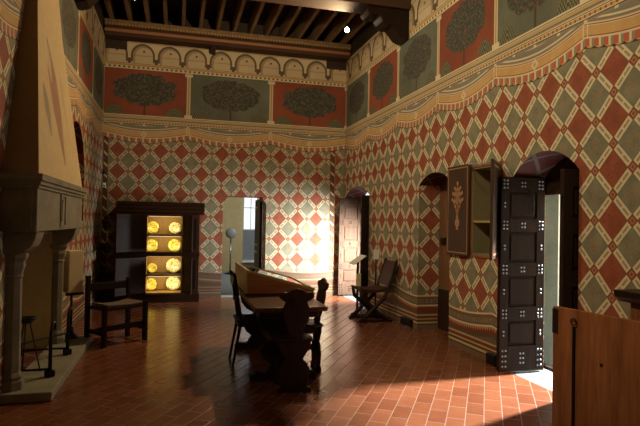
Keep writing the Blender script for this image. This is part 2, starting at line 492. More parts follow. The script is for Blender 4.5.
# room beyond the far doorway
struct('floor_beyond', box(nb(), -.3, 4.2, WB, 18.2, -.2, 0), M_step)
struct('wall_beyond_left', box(nb(), -.5, -.3, WB+.44, 18.2, 0, 3.4), M_yellow)
wb = struct('wall_beyond_far', box(nb(), -.5, 4.4, 17.7, 18.0, 0, 3.4), M_grey)
cut(wb, [box(nb(), 2.13, 2.62, 17.5, 18.2, 1.29, 2.75)])
struct('wall_beyond_pier', box(nb(), -.3, 2.09, 17.3, 17.7, 0, 3.4), M_yellow)
struct('wall_beyond_right', box(nb(), 4.2, 4.4, 12.62, 18.2, 0, 3.4), M_white_wall)
struct('ceiling_beyond', box(nb(), -.5, 4.4, WB+.44, 18.2, 3.4, 3.5), M_white_wall)
bm = box(nb(), 2.13, 2.155, 17.62, 17.67, 1.29, 2.75); box(bm, 2.595, 2.62, 17.62, 17.67, 1.29, 2.75)
box(bm, 2.155, 2.595, 17.62, 17.67, 1.29, 1.33); box(bm, 2.155, 2.595, 17.62, 17.67, 2.0, 2.03); box(bm, 2.365, 2.385, 17.62, 17.67, 1.33, 2.75)
wf = struct('window_1', bm, M_white)
g = obj('pane', box(nb(), 2.155, 2.595, 17.643, 17.647, 1.33, 2.75), M_glass, wf)
struct('trim_3', box(nb(), 2.09, 2.80, 17.45, 17.70, .26, .32), M_white)

# ------------------------------------------------------------------ ceiling timbers
JX = [-1.27+.335*k for k in range(15)]
t0 = None
for i, x in enumerate(JX):
    if t0 is None:
        t0 = obj('ceiling_joist', box(nb(), -.032, .032, -1.45, 1.45, 0, .30), M_joist, bevel=.006); o = t0
    else:
        o = t0.copy(); COL.objects.link(o)
    o.location = (x, 9.92, 5.42)
    tag(o, 'slim painted joist of the dark timber ceiling at the far end', 'joist', 'joists of the timber ceiling')
bm = box(nb(), WL, WR, 8.0, 8.45, 5.04, 5.62)
bm2 = tag(obj('ceiling_beam', bm, M_beam, bevel=.02), 'massive dark crossbeam of the timber ceiling above the room', 'beam')
bpm = box(nb(), WL, WR, 8.05, 8.40, 5.62, TOP); obj('painted_fillet', bpm, M_joist, bm2)
# carved corbels under the ends of the beam
prof = [(0, 0), (.72, 0), (.73, -.06), (.68, -.13), (.60, -.15), (.55, -.12), (.50, -.13), (.46, -.22), (.38, -.28), (.30, -.27), (.24, -.33), (.16, -.43), (.06, -.47), (0, -.47)]
c0 = obj('beam_corbel', prism(nb(), prof, -.17, .17, 'y'), M_black, bevel=.015)
c0.location = (WL, 8.23, 5.04); tag(c0, 'carved dark corbel under left end of the ceiling crossbeam', 'corbel', 'corbels under the beam')
c1 = c0.copy(); COL.objects.link(c1); c1.location = (WR, 8.23, 5.04); c1.rotation_euler = (0, 0, PI)
tag(c1, 'carved dark corbel under right end of the ceiling crossbeam', 'corbel', 'corbels under the beam')
# painted wall plate with dentils on the far wall
wp = thing('wall_plate', 'painted timber cornice with dentils running above the far wall', 'cornice', (0, 0, 0))
obj('plate_board', box(nb(), WL+.02, WR-.02, 11.10, WB, 5.13, 5.30), M_beam, wp, bevel=.01)
bm = box(nb(), WL+.02, WR-.02, 11.03, WB, 5.30, 5.42); obj('upper_moulding', bm, M_joist, wp, bevel=.01)
bm = nb()
for k in range(82): box(bm, WL+.04+k*.06, WL+.07+k*.06, 11.00, 11.10, 5.305, 5.335)
obj('dentils', bm, M_olive, wp)
obj('colour_band', box(nb(), WL+.02, WR-.02, 11.085, 11.10, 5.20, 5.255), plain('orange_band', (.34, .14, .05), .6), wp)
# small outlet of the plate where it crosses the arcade
o = obj('timber_block', box(nb(), .62, .72, 11.18, WB, 5.02, 5.13), M_black, wp)

# ------------------------------------------------------------------ spotlights
def spot(loc, aim, label, vis=True, power=300, size=75, col=(1, .72, .40), radius=.05, blend=.8, glow=60):
    if vis:
        t = thing('spotlight', label, 'spotlight', loc, 0, 'ceiling spotlights')
        d = (Vector(aim)-Vector(loc)).normalized()
        Mx = d.to_track_quat('Z', 'Y').to_matrix().to_4x4()
        obj('housing', lathe(nb(), [(0, -.13), (.035, -.13), (.05, -.10), (.05, 0), (.046, 0), (.046, -.04), (0, -.04)], 20, Mx), M_iron, t, True)
        obj('bulb', lathe(nb(), [(0, -.035), (.04, -.03), (.042, -.01), (0, .002)], 16, Mx), plain('bulb_glow', (1, .8, .5), .3, emit=((1, .82, .55), glow)), t, True)
        obj('mounting_stem', tube(nb(), [(0, 0, .03), (0, 0, TOP-loc[2])], .009), M_iron, t)
    if power:
        L = bpy.data.lights.new('spot', 'SPOT'); L.energy = power; L.color = col; L.spot_size = rad(size); L.spot_blend = blend; L.shadow_soft_size = radius
        lo = bpy.data.objects.new('spot', L); COL.objects.link(lo)
        d = (Vector(aim)-Vector(loc)).normalized()
        lo.location = Vector(loc)+d*.06
        lo.rotation_euler = d.to_track_quat('-Z', 'Y').to_euler()

WARM = (1, .70, .38); SOFT = (1, .80, .52)
spot((2.82, 9.0, 4.96), (-1.4, 5.2, 1.9), 'glowing ceiling spotlight near the right corbel of the beam', power=620, size=112, glow=150, col=WARM)
spot((-.70, 9.3, 5.20), (3.4, 8.6, 3.2), 'ceiling spotlight beside the left corbel of the beam', power=190, size=80, glow=12, col=SOFT)
# spotlights over and behind the viewpoint
spot((-.9, 5.6, 5.1), (3.58, 6.6, 3.6), '', False, 370, 95, SOFT)
spot((-.6, 1.8, 5.1), (3.58, 4.2, 3.6), '', False, 540, 98, SOFT)
spot((1.2, 6.2, 4.5), (1.0, 11.4, 4.4), '', False, 380, 84, (1, .76, .47))

# ------------------------------------------------------------------ daylight
W = bpy.data.worlds.new('daylight'); S.world = W; W.use_nodes = True
W.node_tree.nodes['Background'].inputs[0].default_value = (.86, .93, 1.0, 1)
W.node_tree.nodes['Background'].inputs[1].default_value = 1.4
def area(loc, aim, sx, sy, power, col=(.85, .93, 1), spread=180):
    L = bpy.data.lights.new('area', 'AREA'); L.shape = 'RECTANGLE'; L.size = sx; L.size_y = sy; L.energy = power; L.color = col; L.spread = rad(spread)
    o = bpy.data.objects.new('area', L); COL.objects.link(o); o.location = loc
    o.rotation_euler = (Vector(aim)-Vector(loc)).to_track_quat('-Z', 'Y').to_euler()
area((6.3, 5.33, 3.6), (3.0, 4.9, 0), .26, .5, 2300, (.95, .97, 1))
area((4.25, 10.35, 1.15), (3.1, 11.4, .6), .3, 1.0, 190, (.92, .96, 1), 105)
area((3.6, 14.6, 2.6), (1.6, 15.6, .8), 1.2, 1.2, 60, (.95, .97, 1))

# ------------------------------------------------------------------ doors on the right
def stud_mesh():
    bm = nb(); lathe(bm, [(.0125, 0), (.011, .006), (.006, .011), (0, .0125)], 8, Matrix.Rotation(rad(90), 4, 'X')); 
    me = bpy.data.meshes.new('stud'); bmesh.ops.recalc_face_normals(bm, faces=bm.faces); bm.to_mesh(me); bm.free(); me.materials.append(M_stud)
    for p in me.polygons: p.use_smooth = True
    return me
STUD = stud_mesh()
STUD_DARK = STUD.copy(); STUD_DARK.materials[0] = M_iron
def leaf(name, label, loc, rz, wid, hgt, mat, studs=True, studmat=None, thick=.055):
    """a framed leaf in its own x-z plane, hinged at x=0, camera side at -y"""
    t = thing(name, label, 'door', loc, rz)
    z = [.0, .27, .56, .70, 1.03, 1.17, 1.50, 1.64, 1.97, hgt]
    rails = [(0, .27), (.54, .69), (1.02, 1.17), (1.50, 1.65), (hgt-.16, hgt)]
    bm = box(nb(), 0, .10, -thick, 0, 0, hgt); box(bm, wid-.10, wid, -thick, 0, 0, hgt)
    for a, b in rails: box(bm, .10, wid-.10, -thick, 0, a, b)
    obj('door_frame', bm, mat, t, bevel=.004)
    for (a, b), (c, d) in zip(rails, rails[1:]):
        bp = box(nb(), .10, wid-.10, -thick+.022, -.01, b, c)
        box(bp, .13, wid-.13, -thick+.008, -thick+.022, b+.03, c-.03)
        obj('panel', bp, mat, t, bevel=.006)
    for hz in (.3, hgt-.3):
        obj('hinge', tube(nb(), [(-.006, -thick*.5, hz-.05), (-.006, -thick*.5, hz+.05)], .011), M_iron, t)
    if studs:
        pts = []
        for a, b in rails:
            zc = (a+b)/2
            rows = (-.04, 0, .04) if b-a < .2 else (-.085, -.028, .028, .085)
            for r in rows:
                pts += [(.035, zc+r), (.075, zc+r), (wid-.075, zc+r), (wid-.035, zc+r)]
            for r in ((-.02, .02) if b-a < .2 else (-.05, 0., .05)):
                pts += [(wid/2-.018, zc+r), (wid/2+.018, zc+r)]
        for (a, b), (c, d) in zip(rails, rails[1:]):
            zc = (b+c)/2
            pts += [(.045, zc-.02), (.045, zc+.02), (wid-.045, zc-.02), (wid-.045, zc+.02)]
        for x, zz in pts[:100]:
            o = bpy.data.objects.new('stud', STUD_DARK if mat is M_lightdoor else STUD); COL.objects.link(o); o.parent = t; o.location = (x, -thick, zz)
    return t
# the leaf's camera side is -y; hinge on the right, so it runs towards -x: turn by pi and mirror by offset
def leaf_towards_room(name, label, xh, y, wid, hgt, mat, studs, thick=.055):
    t = leaf(name, label, (xh-wid, y, .03), 0, wid, hgt, mat, studs, thick=thick)
    return t
l1 = leaf_towards_room('door_leaf', 'dark studded door leaf standing open beside the wall cupboard', 3.945, 5.21, .55, 2.10, M_door, True)
l2 = leaf_towards_room('door_leaf', 'pale studded door leaf in the daylit doorway by the far corner', 3.97, 11.34, .52, 2.10, M_lightdoor, True, .045)
l3 = leaf_towards_room('door_leaf', 'plain dark door leaf at near jamb of the large arched doorway', 3.97, 4.27, .545, 2.10, M_black, False)
l4 = leaf_towards_room('door_leaf', 'plain dark door leaf at near jamb of the far corner doorway', 3.97, 9.84, .545, 2.10, M_black, False)
# iron bar on the big studded leaf
obj('iron_latch', tube(nb(), [(.33, -.075, 1.98), (.37, -.08, 1.90), (.385, -.08, 1.83), (.385, -.075, 1.70)], .009), M_iron, l1)
# closed door in the middle alcove
d1 = struct('door_1', box(nb(), 3.93, 3.97, 6.615, 7.6, 0, 2.3), wood('alcove_door_wood', (.12, .055, .025), (.19, .09, .04), .5))
obj('lower_board', box(nb(), 3.915, 3.93, 6.63, 7.58, .02, .62), M_dark, d1)
obj('door_latch', box(nb(), 3.90, 3.93, 7.38, 7.50, 1.30, 1.40), M_iron, d1)
# door of the room beyond, folded back
t = thing('door_leaf', 'dark door leaf with bright bolts in the far doorway', 'door', (1.83, 11.9, .02), 0)
obj('door_board', box(nb(), -.03, .03, 0, .75, 0, 2.06), M_black, t, bevel=.004)
for zz in (.86, 1.02, 1.86):
    obj('bolt', box(nb(), -.05, -.03, .25, .60, zz, zz+.035), M_steel, t, bevel=.003)

# small dark vents at the wall foot
for y0, y1, lab in ((7.74, 8.12, 'small black vent box at wall foot beside the folding chair'), (5.46, 5.63, 'small black vent box at wall foot beside the studded door')):
    v = thing('floor_vent', lab, 'vent', (WR, (y0+y1)/2, 0))
    h = (y1-y0)/2
    obj('vent_box', box(nb(), -.05, 0, -h, h, 0, .12), M_iron, v, bevel=.004)
    bm = nb()
    for k in range(4): box(bm, -.056, -.05, -h+.01, h-.01, .02+k*.024, .03+k*.024)
    obj('vent_slats', bm, M_black, v)

# ------------------------------------------------------------------ wall cupboard
wc = thing('wall_cupboard', 'wall cupboard with open inlaid doors set in painted wall', 'cupboard', (WR, 5.76, 1.235))
bm = box(nb(), .29, .31, -.299, .299, .001, 1.074)
box(bm, .0, .29, -.299, -.285, .001, 1.074); box(bm, .0, .29, .285, .299, .001, 1.074)
box(bm, .0, .29, -.285, .285, .001, .02); box(bm, .0, .29, -.285, .285, 1.055, 1.074)
obj('lining', bm, plain('cupboard_lining', (.20, .17, .085), .6), wc)
obj('shelf', box(nb(), .01, .288, -.284, .284, .395, .42), M_olive, wc)
bm = box(nb(), -.012, .012, -.33, -.30, -.03, 1.10); box(bm, -.012, .012, .30, .33, -.03, 1.10); box(bm, -.012, .012, -.30, .30, 1.075, 1.10); box(bm, -.012, .012, -.30, .30, -.03, 0)
obj('face_frame', bm, M_warm, wc, bevel=.003)
Mdw = wood('inlaid_door_wood', (.040, .021, .012), (.07, .036, .02), .5, spec=.12)
Minl = plain('inlay', (.36, .19, .085), .5, var=.3)
ld = obj('door', box(nb(), -.05, -.022, .30, .86, -.03, 1.13), Mdw, wc, bevel=.004)
# inlaid vase of flowers
bm = nb()
def disc(bm, y, z, r, x=-.0535, n=10, ry=None):
    prism(bm, [(y+r*math.cos(2*PI*k/n), z+(ry or r)*math.sin(2*PI*k/n)) for k in range(n)], x, x+.004, 'x')
yc = .58
prism(bm, [(yc-.03, .30), (yc+.03, .30), (yc+.02, .33), (yc+.055, .37), (yc+.05, .42), (yc+.02, .45), (yc+.03, .48), (yc-.03, .48), (yc-.02, .45), (yc-.05, .42), (yc-.055, .37), (yc-.02, .33)], -.0535, -.0495, 'x')
prism(bm, [(yc-.006, .47), (yc+.006, .47), (yc+.006, .88), (yc-.006, .88)], -.0535, -.0495, 'x')
for a, b, r in ((0, .90, .026), (.07, .84, .024), (-.07, .84, .024), (.11, .77, .026), (-.11, .77, .026), (.05, .76, .03), (-.05, .76, .03), (.13, .69, .022), (-.13, .69, .022), (.075, .67, .028), (-.075, .67, .028), (.03, .82, .02), (-.03, .82, .02), (0, .70, .03), (.05, .60, .022), (-.05, .60, .022)):
    disc(bm, yc+a, b, r)
    prism(bm, [(yc+a-.004, b), (yc+a+.004, b), (yc+.004, b-.16), (yc-.004, b-.16)], -.0532, -.0495, 'x')
obj('inlay', bm, Minl, ld)
bm = nb()
for y0, y1, z0, z1 in ((.33, .83, 0, .012), (.33, .83, 1.09, 1.102), (.33, .342, .012, 1.09), (.818, .83, .012, 1.09)): box(bm, -.0525, -.0495, y0, y1, z0, z1)
obj('inlay_border', bm, Minl, ld)
# right-hand leaf swung out
R_ = Matrix.Translation((-.03, -.325, 0)) @ Matrix.Rotation(math.atan2(-.51, -.42), 4, 'Z')
rd = obj('door', box(nb(), 0, .66, -.014, .014, .01, 1.05, R_), Mdw, wc, bevel=.004)
bm = nb()
for a, b, c, d in ((.05, .61, .05, .065), (.05, .61, .99, 1.005), (.05, .065, .065, .99), (.595, .61, .065, .99)): box(bm, a, b, .014, .017, c, d, R_)
obj('inlay_border', bm, Minl, rd)
obj('stay_rod', tube(nb(), [(-.02, .29, 1.085), (-.20, .05, 1.09), (-.36, -.62, 1.035)], .006), M_steel, wc)

# ------------------------------------------------------------------ fireplace
fp = thing('fireplace', 'stone fireplace with tall cream plaster hood on left wall', 'fireplace', (WL, 6.2, 0))
fp_off = Matrix.Translation((-WL, -6.2, 0))
def F(name, bm, mat, smooth=False, bevel=0, label=None):
    bm.transform(fp_off); return obj(name, bm, mat, fp, smooth, bevel, label)
F('hearth_slab', box(nb(), WL, -1.0, 5.17, 7.62, 0, .08), M_hearth, bevel=.008)
# hood: two tapering stages
def frustum(bm, lv):
    rings = [[bm.verts.new(p) for p in ((WL, a, z), (x, a, z), (x, b, z), (WL, b, z))] for (z, x, a, b) in lv]
    for A, B in zip(rings, rings[1:]):
        for k in range(4): bm.faces.new((A[k], A[(k+1) % 4], B[(k+1) % 4], B[k]))
    bm.faces.new(rings[0]); bm.faces.new(rings[-1])
    return bm
def hood_material():
    m, bs = start('hood_plaster')
    (X, Y, Z), (nx, ny, nz) = pos()
    n = noise(3, 5, .6); n2 = noise(14, 3)
    c = mixc((.60, .46, .24), (.50, .37, .18), n)
    fr_ = gt(nx, .5)
    # faded painted figures on the front
    def loz(yc, zb, zt, w, col, k=.75):
        nonlocal c
        h = (Z-zb)/(zt-zb)
        wd = w*clampn(h*2.0+.15)*clampn((1.0-h)*3.5)
        ins = lt(ab(Y-yc+(Z-2.8)*.34+(n-.5)*.05), wd)*band(h, 0, 1)*fr_
        c = mixc(c, col, ins*k)
    loz(6.10, 2.15, 3.42, .19, (.22, .15, .09))
    loz(6.09, 2.17, 3.36, .15, (.36, .17, .11))
    loz(6.02, 2.95, 3.40, .09, (.55, .43, .25))
    loz(5.60, 2.38, 2.88, .10, (.22, .19, .13))
    loz(6.55, 2.45, 3.25, .05, (.40, .27, .14), .5)
    side = gt(ab(ny), .5)  # shade on the hood's side faces is put into their colour
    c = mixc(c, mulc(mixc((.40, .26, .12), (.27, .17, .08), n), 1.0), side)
    c = mulc(c, .85+n2*.3)
    N.tree.links.new(c, bs.inputs['Base Color']); bs.inputs['Roughness'].default_value = .85
    return m
F('hood', frustum(nb(), [(1.96, -1.13, 5.08, 7.32), (3.63, -1.30, 5.62, 6.78), (5.0, -1.385, 5.98, 6.42)]), hood_material())
bm = box(nb(), WL, -1.13, 5.06, 7.34, 1.47, 1.86)
F('lintel', bm, M_stone, bevel=.006)
bm = box(nb(), WL, -1.115, 5.045, 7.355, 1.84, 1.87); box(bm, WL, -1.10, 5.03, 7.37, 1.87, 1.905); box(bm, WL, -1.085, 5.015, 7.39, 1.905, 1.965)
F('mantel_moulding', bm, M_stone, bevel=.006)
bm = box(nb(), -1.133, -1.118, 6.0, 6.02, 1.5, 1.83); box(bm, -1.133, -1.118, 6.24, 6.26, 1.5, 1.83); box(bm, -1.133, -1.118, 6.02, 6.24, 1.5, 1.52); box(bm, -1.133, -1.118, 6.02, 6.24, 1.81, 1.83)
prism(bm, [(6.08, 1.56), (6.18, 1.56), (6.19, 1.72), (6.13, 1.78), (6.07, 1.72)], -1.133, -1.12, 'x')
F('carved_shield', bm, M_stone)
bm = box(nb(), WL+.03, -1.17, 5.045, 5.06, 1.50, 1.52); box(bm, WL+.03, -1.17, 5.045, 5.06, 1.80, 1.82); box(bm, -1.19, -1.17, 5.045, 5.06, 1.52, 1.80)
F('side_panel_frame', bm, M_stone)
cor = [(WL-.0, 1.27), (-1.29, 1.27), (-1.25, 1.29), (-1.19, 1.34), (-1.16, 1.41), (-1.15, 1.47), (WL, 1.47)]
for y0, y1 in ((5.16, 5.44), (7.08, 7.33)):
    F('corbel', prism(nb(), cor, y0, y1, 'y'), M_stone, bevel=.01)
prof_c = [(0, .08), (.115, .08), (.115, .15), (.10, .17), (.108, .19), (.095, .215), (.083, .23), (.078, 1.05), (.09, 1.07), (.082, 1.09), (.105, 1.16), (.10, 1.20), (.125, 1.24), (.125, 1.275), (0, 1.275)]
for y in (5.34, 7.20):
    F('column', lathe(nb(), prof_c, 8, Matrix.Translation((-1.375, y, 0)) @ Matrix.Rotation(rad(22.5), 4, 'Z')), M_stone, bevel=.004)

# firedogs
def firedog(y, label, s=1.0):
    t = thing('firedog', label, 'firedog', (-1.12, y, .08), 0, 'iron firedogs on the hearth')
    pts = [(0, 0, .05), (0, 0, .40*s), (.005, .01, .47*s), (.015, .04, .51*s), (.02, .075, .50*s), (.02, .09, .46*s), (.018, .075, .435*s)]
    obj('post', tube(nb(), pts, [.019, .015, .014, .013, .012, .012, .014]), M_iron, t, True)
    obj('foot', box(nb(), -.045, .045, -.02, .02, 0, .06), M_iron, t, bevel=.006)
    obj('foot', box(nb(), -.02, .02, -.05, .05, .0, .05), M_iron, t, bevel=.006)
    obj('log_bar', tube(nb(), [(0, 0, .07), (-.46, -.02, .07), (-.48, -.02, .0)], .012), M_iron, t)
    return t
firedog(5.68, 'tall black iron firedog nearest the near stone column')
f2 = firedog(6.55, 'black iron firedog further back on the hearth')
obj('cross_bar', tube(nb(), [(0, 0, .24), (-.34, -.50, .24), (-.34, -.50, .12)], .011), M_iron, f2)
# trivet pan with a long handle
t = thing('chestnut_pan', 'round black iron pan on thin legs inside the fireplace', 'pan', (-1.37, 5.84, .12))
obj('bowl', lathe(nb(), [(0, .44), (.05, .445), (.085, .48), (.092, .50), (.082, .50), (.05, .46), (0, .455)], 20), M_iron, t, True)
for a in (20, 150, 270):
    c_, s_ = math.cos(rad(a)), math.sin(rad(a))
    obj('leg', tube(nb(), [(.03*c_, .03*s_, .445), (.13*c_, .13*s_, -.04)], .007), M_iron, t)
# information box on iron stand
t = thing('information_stand', 'cream box on thin black iron stand at hearth end', 'stand', (-1.245, 7.47, .08), rad(38))
obj('cream_box', box(nb(), -.095, .095, -.095, .095, .575, 1.10), M_paleblock, t, bevel=.008)
obj('pole', tube(nb(), [(0, 0, .02), (0, 0, .57)], .016), M_iron, t, True)
obj('base', lathe(nb(), [(0, 0), (.09, 0), (.09, .02), (.045, .05), (.04, .14), (.02, .16), (0, .16)], 16), M_iron, t, True)
obj('bracket', box(nb(), -.07, .16, -.02, .02, .53, .565), M_iron, t, bevel=.004)

# ------------------------------------------------------------------ display cabinet against the far wall
CY = 10.86
cb = thing('display_cabinet', 'dark carved wooden cabinet with lit shelves of yellow dishes', 'cabinet', (-.267, CY, 0))
def C(name, bm, mat, bevel=.005, par=None): return obj(name, bm, mat, par or cb, bevel=bevel)
hw = .733; ox0, ox1 = -.245, .405
bm = box(nb(), -hw, ox0-.03, 0, .03, .16, 1.70); box(bm, ox1+.03, hw, 0, .03, .16, 1.70)
box(bm, -hw, -hw+.03, .03, .52, .16, 1.70); box(bm, hw-.03, hw, .03, .52, .16, 1.70)
box(bm, -hw, hw, .50, .52, .16, 1.70); box(bm, -hw+.03, hw-.03, .03, .50, 1.67, 1.70)
C('carcass', bm, M_cab)
bm = box(nb(), ox0, ox1, .485, .498, .19, 1.66); box(bm, ox0-.012, ox0, .03, .485, .19, 1.66); box(bm, ox1, ox1+.012, .03, .485, .19, 1.66)
C('inner_lining', bm, M_cabin)
bm = box(nb(), ox0-.03, ox0, -.012, .03, .16, 1.70); box(bm, ox1, ox1+.03, -.012, .03, .16, 1.70); box(bm, ox0, ox1, -.012, .03, 1.66, 1.70)
C('opening_frame', bm, M_cab)
C('middle_rail', box(nb(), -hw-.01, hw+.01, -.025, .0, .885, .965), M_dark_x)
C('shelf', box(nb(), ox0, ox1, .0, .485, .895, .945), M_cab)
for z in (1.275, .505): C('shelf', box(nb(), ox0, ox1, .02, .485, z, z+.025), M_cab)
C('plinth', box(nb(), -hw-.02, hw+.02, -.02, .53, 0, .16), M_dark_x)
C('bottom_board', box(nb(), ox0, ox1, 0, .485, .16, .185), M_cabin)
bm = prism(nb(), [(-.01, 1.70), (-.03, 1.72), (-.03, 1.78), (-.05, 1.80), (-.05, 1.84), (-.08, 1.88), (-.08, 1.925), (.53, 1.925), (.53, 1.70)], -hw-.065, hw+.085, 'x')
C('cornice', bm, M_dark_x)
for x0, x1 in ((-hw+.05, ox0-.08), (ox1+.08, hw-.05)):
    for z0, z1 in ((1.03, 1.62), (.25, .82)):
        C('side_panel', box(nb(), x0, x1, -.012, 0, z0, z1), M_dark)
def cab_leaf(xh, dx, dy, z0, z1):
    L = math.hypot(dx, dy)
    M = Matrix.Translation((xh, -.03, 0)) @ Matrix.Rotation(math.atan2(dy, dx), 4, 'Z')
    bm = box(nb(), 0, L, -.014, .014, z0, z0+.06, M); box(bm, 0, L, -.014, .014, z1-.06, z1, M)
    box(bm, 0, .06, -.014, .014, z0+.06, z1-.06, M); box(bm, L-.06, L, -.014, .014, z0+.06, z1-.06, M); box(bm, .06, L-.06, -.006, .006, z0+.06, z1-.06, M)
    d = C('door', bm, M_dark, .003)
    obj('door_knob', lathe(nb(), [(0, 0), (.012, 0), (.014, .02), (0, .028)], 12, M @ Matrix.Translation((L-.03, -.014, (z0+z1)/2)) @ Matrix.Rotation(rad(90), 4, 'X')), M_iron, d, True)
for z0, z1 in ((.98, 1.68), (.19, .87)):
    cab_leaf(ox0-.015, -.50, -.42, z0, z1)
    cab_leaf(ox1+.015, .17, -.30, z0, z1)
# lamps under each shelf
for z in (1.655, 1.27, .89, .50):
    obj('strip_lamp', box(nb(), ox0+.03, ox1-.03, .035, .05, z-.012, z-.002), plain('strip_glow', (1, .85, .5), .4, emit=((1, .78, .38), .8)), cb)
for z in (1.63, 1.245, .865, .475):
    area((-.267+.08, CY+.07, z), (-.267+.08, CY+.42, z-.26), .5, .03, 2.7, (1, .86, .46))
# dishes
def dish_material(name, c1, c2, sc):
    m, bs = start(name)
    (x, y, z), oc = objco()
    r = sq(x*x+z*z)
    n = noise(sc, 3, .6, oc)
    c = mixc(c1, c2, gt(n, .56))
    c = mixc(c, (.16, .17, .06), gt(noise(sc*1.6, 2, .5, oc), .58))
    c = mixc(c, (.75, .50, .10), band(r, .085, .092))
    N.tree.links.new(c, bs.inputs['Base Color']); bs.inputs['Roughness'].default_value = .25
    return m
dm1 = dish_material('yellow_majolica', (.85, .68, .10), (.82, .52, .06), 26)
dm2 = dish_material('white_majolica', (.85, .76, .42), (.80, .55, .15), 30)
def dish(x, z, r, mat, label, tilt=-14):
    M = Matrix.Rotation(rad(90), 4, 'X')
    bm = lathe(nb(), [(0, 0), (.5*r, 0), (.62*r, .012), (r, .028), (r, .034), (.60*r, .020), (.48*r, .010), (0, .009)], 28, M)
    o = obj('dish', bm, mat, None, True)
    th = rad(tilt)
    o.rotation_euler = (th, 0, 0)
    o.location = (x, CY+.36, z+r*math.cos(th)+.002)
    tag(o, label, 'dish', 'painted dishes in the lit cabinet')
    return o
XO = -.267
for args in ((-.16, 1.30, .125, dm1, 'yellow painted dish standing left on topmost lit shelf'),
             (.27, 1.30, .12, dm2, 'pale painted dish standing right on topmost lit shelf'),
             (-.17, .945, .125, dm1, 'yellow dish with orange flowers, left on second shelf'),
             (.27, .945, .13, dm1, 'yellow dish with dark sprigs, right on second shelf'),
             (-.15, .53, .095, dm1, 'smallest yellow dish, left on third lit shelf'),
             (.26, .53, .145, dm2, 'large pale yellow dish, right on third lit shelf'),
             (-.17, .185, .12, dm1, 'deep yellow dish standing left on lowest shelf'),
             (.26, .185, .14, dm2, 'large patterned dish standing right on lowest shelf')):
    dish(XO+args[0], *args[1:])

# small sensor boxes on the corner
t = thing('wall_sensor', 'small white sensor box low in the far left corner', 'sensor', (-1.36, WB, 2.20))
obj('case', box(nb(), -.03, .03, -.05, 0, 0, .09), M_white, t, bevel=.006); obj('lens', box(nb(), -.018, .018, -.056, -.05, .02, .045), M_iron, t)
t = thing('wall_lamp', 'small black wall lamp above white sensor in left corner', 'lamp', (-1.36, WB, 2.50))
obj('arm', tube(nb(), [(0, 0, .05), (0, -.08, .05), (0, -.10, .02)], .010), M_iron, t); obj('shade', lathe(nb(), [(.02, .0), (.05, -.07), (.045, -.07), (.015, 0)], 14, Matrix.Translation((0, -.10, .03))), M_iron, t, True)

# ------------------------------------------------------------------ trestle table
TX0, TX1, TY0, TY1, TZ = .735, 1.44, 5.03, 7.25, .79
tb = thing('trestle_table', 'long dark trestle table in the middle of the tiled floor', 'table', ((TX0+TX1)/2, (TY0+TY1)/2, 0))
hx, hy = (TX1-TX0)/2, (TY1-TY0)/2
obj('tabletop', box(nb(), -hx, hx, -hy, hy, TZ-.045, TZ), M_table, tb, bevel=.008)
obj('apron', box(nb(), -hx+.06, hx-.06, -hy+.12, hy-.12, TZ-.12, TZ-.045), M_dark, tb, bevel=.01)
leg_p = [(-.13, 0.06), (-.17, .10), (-.13, .16), (-.20, .22), (-.24, .30), (-.20, .36), (-.10, .40), (-.12, .46), (-.20, .50), (-.26, .58), (-.28, .67)]
leg_p = leg_p+[(-a, b) for a, b in leg_p[::-1]]
for s in (-1, 1):
    y = s*(hy-.42)
    obj('leg', prism(nb(), leg_p, y-.035, y+.035, 'y'), M_black, tb, bevel=.008)
    foot = [(-.33, 0), (.33, 0), (.34, .05), (.28, .085), (.2, .075), (.14, .10), (-.14, .10), (-.2, .075), (-.28, .085), (-.34, .05)]
    obj('foot', prism(nb(), foot, y-.05, y+.05, 'y'), M_black, tb, bevel=.008)
obj('stretcher', box(nb(), -.03, .03, -hy+.42, hy-.42, .22, .31), M_black, tb, bevel=.008)
# showcase
sc = thing('display_case', 'slanted wooden display case with glass top standing on table', 'case', (1.13, 6.46, TZ))
a0, a1, b0, b1 = -.37, .385, -.57, .57
zl, zr = .27, .065
def slant(bm, x0, x1, y0, y1, e0, e1, zb=0):
    f = lambda x: zl+(zr-zl)*(x-a0)/(a1-a0)
    return prism(bm, [(x0, zb if e0 is None else f(x0)+e0), (x1, zb if e0 is None else f(x1)+e0), (x1, f(x1)+e1), (x0, f(x0)+e1)], y0, y1, 'y')
obj('side_board', slant(nb(), a0+.015, a1-.015, b0, b0+.015, None, -.02), M_warm_y, sc)
obj('side_board', slant(nb(), a0+.015, a1-.015, b1-.015, b1, None, -.02), M_warm_y, sc)
bm = box(nb(), a0, a0+.015, b0, b1, 0, zl-.02); obj('back_board', bm, M_olive, sc)
obj('front_board', box(nb(), a1-.015, a1, b0, b1, 0, zr-.02), M_warm_y, sc)
obj('base_board', box(nb(), a0-.01, a1+.01, b0-.012, b1+.012, 0, .018), M_dark, sc, bevel=.004)
bm = slant(nb(), a0-.005, a0+.04, b0-.005, b1+.005, -.02, .008); slant(bm, a1-.04, a1+.01, b0-.005, b1+.005, -.02, .008)
slant(bm, a0+.04, a1-.04, b0-.005, b0+.025, -.02, .008); slant(bm, a0+.04, a1-.04, b1-.025, b1+.005, -.02, .008)
obj('lid_frame', bm, M_olive, sc)
obj('glass_top', slant(nb(), a0+.04, a1-.04, b0+.025, b1-.025, -.006, -.001), M_glass, sc)
obj('lining_board', slant(nb(), a0+.02, a1-.02, b0+.02, b1-.02, -.06, -.05), plain('case_cloth', (.20, .22, .17), .9), sc)
def flat_on_case(bm, x0, x1, y0, y1, th=.006):
    return slant(bm, x0, x1, y0, y1, -.0495, -.0495+th)
papers = [(-.30, -.06, -.48, -.20), (-.30, -.06, -.12, .14), (-.30, -.06, .2, .46), (.0, .28, -.46, -.14), (.0, .28, .02, .34)]
